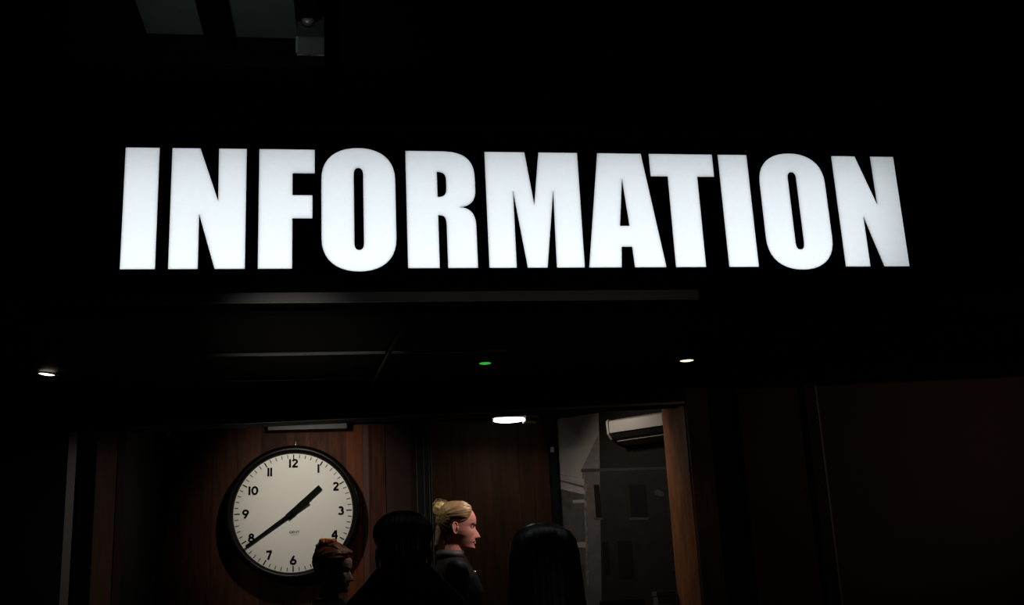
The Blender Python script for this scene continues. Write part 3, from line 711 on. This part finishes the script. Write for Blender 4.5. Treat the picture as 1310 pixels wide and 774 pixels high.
def cap(root, hr, m, zh, thick=.013, ridges=0, amp=.0015, lab=None, top_extra=.006, pull=False, name='hair'):
    """hair shell from crown to hairline zh(theta in degrees from the front)"""
    NT, NH = 144, 30; bm = bmesh.new(); rows = []
    for inner in (0, 1):
        rr = []
        for j in range(NH + 1):
            s = j / NH; row = []
            for i in range(NT):
                a = -PI + 2 * PI * i / NT
                lo = zh(abs(math.degrees(a)))
                h = 1 - (1 - lo) * (s ** 1.3)
                g = -.004 if inner else thick * min(1, (1 - s) * 2.6 + .12) 
                x, y = skull(a, min(h, .995), max(g, -.004))
                if not inner:
                    ph = math.atan2(h * HH - .15, x + .13) if pull else a * .5
                    g2 = max(g, -.004) + amp * (math.sin(ridges * 3 * ph + 2 * y * 40) + .6 * math.sin(ridges * 7.3 * ph)) * min(1, 4 * s) * min(1, (1 - s) * 6)
                    x, y = skull(a, min(h, .995), g2)
                z = h * HH + (0 if inner else top_extra * (h ** 6) + thick * .6 * h ** 4)
                if j == 0: x *= .25; y *= .25
                row.append(bm.verts.new((x, y, z)))
            rr.append(row)
        rows.append(rr)
    for rr in rows:
        for a, b in zip(rr, rr[1:]):
            for i in range(NT): bm.faces.new((a[i], a[(i + 1) % NT], b[(i + 1) % NT], b[i]))
        bm.faces.new(rr[0])
    o_, i_ = rows[0][-1], rows[1][-1]
    for i in range(NT): bm.faces.new((o_[i], o_[(i + 1) % NT], i_[(i + 1) % NT], i_[i]))
    bmesh.ops.transform(bm, matrix=hr, verts=bm.verts)
    o = link(name, bm, m, root, smooth=True)
    if lab: o['label'] = lab
    return o
def interp(P):
    def f(a):
        for (a0, v0), (a1, v1) in zip(P, P[1:]):
            if a <= a1: return v0 + (v1 - v0) * (a - a0) / (a1 - a0)
        return P[-1][1]
    return f
def strands(root, hr, m, n, fn, r=.0018, parent=None, name='hair_strands', lab=None):
    bm = bmesh.new()
    for i in range(n):
        pts = fn(i)
        path(bm, pts, r, 5)
    bmesh.ops.transform(bm, matrix=hr, verts=bm.verts)
    o = link(name, bm, m, parent or root, smooth=True); o['kind'] = 'stuff'
    if lab: o['label'] = lab
    return o

# --- the fair-haired woman in the booth, in profile
FZ = .24
lady, parts, hr, _ = person((.492, 5.25, FZ), R(-3), 1.71, 'woman in profile with fair hair in a bun, dark jacket, facing right inside the booth', head_pitch=R(4), top='jacket')
scale_person(lady, 1.705 / 1.72)
zh = interp([(0, .88), (28, .85), (48, .75), (66, .64), (82, .585), (98, .57), (108, .50), (120, .32), (142, .20), (180, .12)])
hc = cap(lady, hr, 'blonde', zh, .011, 12, .0012, pull=True)
bc = Vector((-.088, 0, .192))
bm = bmesh.new(); bmesh.ops.create_uvsphere(bm, u_segments=32, v_segments=20, radius=1)
for v in bm.verts:
    a = math.atan2(v.co.y, v.co.z); rr = 1 + .07 * math.sin(6 * a + 7 * v.co.x) + .04 * math.sin(11 * v.co.x + 3 * a)
    v.co = bc + Vector((v.co.x * .034, v.co.y * .042, v.co.z * .038)) * rr
bmesh.ops.transform(bm, matrix=hr, verts=bm.verts); bun = link('hair_bun', bm, 'blondel', lady, smooth=True); bun['label'] = 'messy fair bun high on the back of the head'
rg = random.Random(7)
def curl(i):
    a0 = rg.uniform(0, 2 * PI); r0 = rg.uniform(.026, .046); tl = rg.uniform(-.5, .5)
    pts = []
    for s in range(7):
        a = a0 + s * .35; pts.append(bc + Vector((rg.uniform(-.004, .004) + r0 * math.cos(a) * .9, r0 * math.sin(a) * math.cos(tl) * .9, r0 * math.sin(a) * .85 + .010 + .01 * (s > 4))))
    return pts
strands(lady, hr, 'blonde', 34, curl, .0018, bun)
def flow(i):
    y0 = -.062 + .124 * (i / 39); pts = []
    for s in range(12):
        t = s / 11; h = .90 + .09 * math.sin(t * PI) - .02 * t
        x, y = skull(math.atan2(y0, .075 - .15 * t), min(h, .985), .010)
        X = .066 - .145 * t; yy = y0 * (1 - .55 * t * t)
        top = HH * (1.0 + .045) - .9 * (X * X + yy * yy * 1.4) / .2 * 1.0 - .010
        zz = HH * 1.055 - 3.6 * max(0, X) ** 2 * 1.5 - 2.6 * min(0, X) ** 2 - 9.0 * yy * yy - (.004)
        pts.append(Vector((X, yy, zz)))
    return pts
# nape hair and collar
bm = bmesh.new(); loft(bm, [(.000, -.098, 0, .012, .020), (.03, -.092, 0, .018, .032), (.07, -.088, 0, .020, .040), (.12, -.086, 0, .018, .040), (.16, -.084, 0, .012, .03)], 20)
bmesh.ops.transform(bm, matrix=hr, verts=bm.verts); link('hair_tail', bm, mat('ash_hair', (.34, .27, .19), .5, noise=.5, scale=26, bump=.6), lady, smooth=True)['label'] = 'ashy loose hair at the nape'
def ring_collar(root, m, z0, z1, r0, r1, cx=-.014, open_deg=25, thick=.006):
    bm = bmesh.new(); n = 40; A = []
    for k in range(n + 1):
        a = R(open_deg) + (2 * PI - 2 * R(open_deg)) * k / n; c, s = math.cos(a), math.sin(a)
        lift = .012 * (1 - c) / 2
        A.append([bm.verts.new((cx + (r + dr) * c, (r + dr) * s * 1.08, z + lift)) for r, z, dr in ((r0, z0, 0), (r1, z1, 0), (r1, z1, thick), (r0, z0, thick))])
    for a, b in zip(A, A[1:]):
        for i in range(4): bm.faces.new((a[i], a[(i + 1) % 4], b[(i + 1) % 4], b[i]))
    bm.faces.new(A[0]); bm.faces.new(A[-1][::-1])
    return link('collar', bm, m, root, smooth=True)
ring_collar(lady, 'collar', 1.452, 1.492, .076, .066, open_deg=42)
for z in (1.392, 1.352):
    bm = bmesh.new(); tube(bm, (.078, -.050, z), .007, (.090, -.056, z), .007, 12, 2); link('button', bm, 'pin', lady, smooth=True)
link('teeth', B(.070, .0865, -.011, .011, .170 * HH, .190 * HH, mtx=hr), 'tooth', lady)['label'] = 'upper teeth showing in the open mouth'
for s in (-1, 1):
    bm = bmesh.new(); path(bm, [Vector((.078, s * .016, .575 * HH)), Vector((.079, s * .032, .60 * HH)), Vector((.066, s * .050, .575 * HH))], .0028, 6)
    bmesh.ops.transform(bm, matrix=hr, verts=bm.verts); link('eyebrow', bm, mat('brow', (.10, .05, .03), .6, noise=.2), lady, smooth=True)
    bm = bmesh.new(); path(bm, [Vector((.068, s * .020, .512 * HH)), Vector((.0705, s * .026, .530 * HH)), Vector((.0700, s * .035, .530 * HH)), Vector((.062, s * .043, .512 * HH))], .0024, 8)
    bmesh.ops.transform(bm, matrix=hr, verts=bm.verts); link('eyelid', bm, 'skin', lady, smooth=True)

# --- the red-haired woman in front of the clock
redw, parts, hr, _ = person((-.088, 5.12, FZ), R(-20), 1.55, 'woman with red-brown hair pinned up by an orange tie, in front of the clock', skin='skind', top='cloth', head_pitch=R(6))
scale_person(redw, 1.515 / 1.72)
zh = interp([(0, .80), (35, .76), (55, .64), (75, .50), (100, .44), (120, .28), (180, .12)])
cap(redw, hr, 'red', zh, .018, 9, .002, 'red-brown hair swept up and back', pull=True)
bc2 = Vector((-.066, -.01, .222))
bm = bmesh.new(); bmesh.ops.create_uvsphere(bm, u_segments=32, v_segments=20, radius=1)
for v in bm.verts:
    a = math.atan2(v.co.y, v.co.z); rr = 1 + .09 * math.sin(5 * a + 7 * v.co.x)
    v.co = bc2 + Vector((v.co.x * .042, v.co.y * .045, v.co.z * .036)) * rr
bmesh.ops.transform(bm, matrix=hr, verts=bm.verts); link('hair_bun', bm, 'red', redw, smooth=True)
bm = bmesh.new(); rg = random.Random(3); prev = None
for k in range(61):
    a = 2 * PI * k / 60 * 1; rr = .030 + .008 * math.sin(9 * a)
    c = bc2 + Vector((.02 + rr * math.cos(a), rr * math.sin(a), .030 + .007 * math.sin(11 * a)))
    if prev is not None: tube(bm, prev, .010 + .003 * math.sin(13 * a), c, .010, 10, 2)
    prev = c
bmesh.ops.transform(bm, matrix=hr, verts=bm.verts); link('hair_tie', bm, 'scrunch', redw, smooth=True)['label'] = 'bright orange ruffled hair tie'
bm = bmesh.new()
for q in range(9):      # the swept quiff rolls over the forehead
    y0 = -.055 + .0135 * q
    tube(bm, (.072 - 6 * y0 * y0, y0, .205 - 2 * y0 * y0), .013, (.00, y0 * .9, .240 - 3 * y0 * y0), .015, 12)
    tube(bm, (.00, y0 * .9, .240 - 3 * y0 * y0), .015, (-.06, y0 * .6, .228), .012, 12)
bmesh.ops.transform(bm, matrix=hr, verts=bm.verts); link('hair_roll', bm, 'red', redw, smooth=True)['label'] = 'rolled front locks'
for s in (-1, 1):
    bm = bmesh.new(); path(bm, [Vector((.078, s * .016, .575 * HH)), Vector((.079, s * .032, .60 * HH)), Vector((.066, s * .050, .575 * HH))], .003, 6)
    bmesh.ops.transform(bm, matrix=hr, verts=bm.verts); link('eyebrow', bm, 'iris', redw, smooth=True)

# --- man seen from behind
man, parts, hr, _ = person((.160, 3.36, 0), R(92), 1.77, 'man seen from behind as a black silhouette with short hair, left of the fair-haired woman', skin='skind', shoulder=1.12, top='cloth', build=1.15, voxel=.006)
scale_person(man, 1.755 / 1.72)
zh = interp([(0, .84), (40, .80), (60, .70), (80, .60), (100, .58), (124, .50), (142, .28), (180, .14)])
cap(man, hr, 'blackhair', zh, .014, 31, .0025, 'short dark hair')
bm = bmesh.new(); loft(bm, [(1.36, -.02, 0, .12, .225), (1.43, -.025, 0, .125, .205), (1.48, -.03, 0, .115, .165), (1.53, -.03, 0, .10, .115), (1.565, -.025, 0, .085, .085), (1.58, -.02, 0, .06, .06)])
link('hood', bm, 'cloth', man, smooth=True)['label'] = 'bulky black hood lying on the shoulders'
# --- long-haired woman seen from behind
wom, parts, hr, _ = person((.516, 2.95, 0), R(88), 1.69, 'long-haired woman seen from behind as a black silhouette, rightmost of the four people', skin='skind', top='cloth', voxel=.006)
scale_person(wom, 1.675 / 1.72)
zh = interp([(0, .82), (40, .76), (60, .55), (80, .30), (180, .12)])
cap(wom, hr, 'brownhair', zh, .016, 22, .002)
bm = bmesh.new(); n = 72; rows = []
for z, cx, rx, ry, op in ((.235, -.012, .020, .018, 0), (.228, -.012, .062, .052, 0), (.215, -.014, .092, .074, 40), (.19, -.016, .106, .089, 55), (.15, -.018, .112, .096, 62), (.10, -.020, .112, .099, 66),
                      (.04, -.022, .108, .103, 70), (-.03, -.026, .104, .112, 74), (-.10, -.034, .100, .122, 80), (-.18, -.040, .094, .130, 84), (-.27, -.046, .085, .132, 88), (-.36, -.052, .070, .126, 92), (-.42, -.056, .055, .11, 96)):
    row = []
    for i in range(n + 1):
        a = R(op) + (2 * PI - 2 * R(op)) * i / n
        g = 1 + .018 * math.sin(31 * a + 6 * z) + .01 * math.sin(13 * a)
        row.append(Vector((cx + rx * g * math.cos(a), ry * g * math.sin(a), z)))
    rows.append(row)
outer = [[bm.verts.new(p) for p in r_] for r_ in rows]
inner = [[bm.verts.new(Vector((p.x * .90 - .001, p.y * .90, p.z))) for p in r_] for r_ in rows]
for G in (outer, inner):
    for a, b in zip(G, G[1:]):
        for i in range(n): bm.faces.new((a[i], a[i + 1], b[i + 1], b[i]))
for i in range(n): bm.faces.new((outer[-1][i], outer[-1][i + 1], inner[-1][i + 1], inner[-1][i]))
for r_ in range(len(rows) - 1):
    for e in (0, n): bm.faces.new((outer[r_][e], outer[r_ + 1][e], inner[r_ + 1][e], inner[r_][e]))
bmesh.ops.transform(bm, matrix=hr, verts=bm.verts)
link('long_hair', bm, 'brownhair', wom, smooth=True)['label'] = 'long straight dark hair falling down the back'
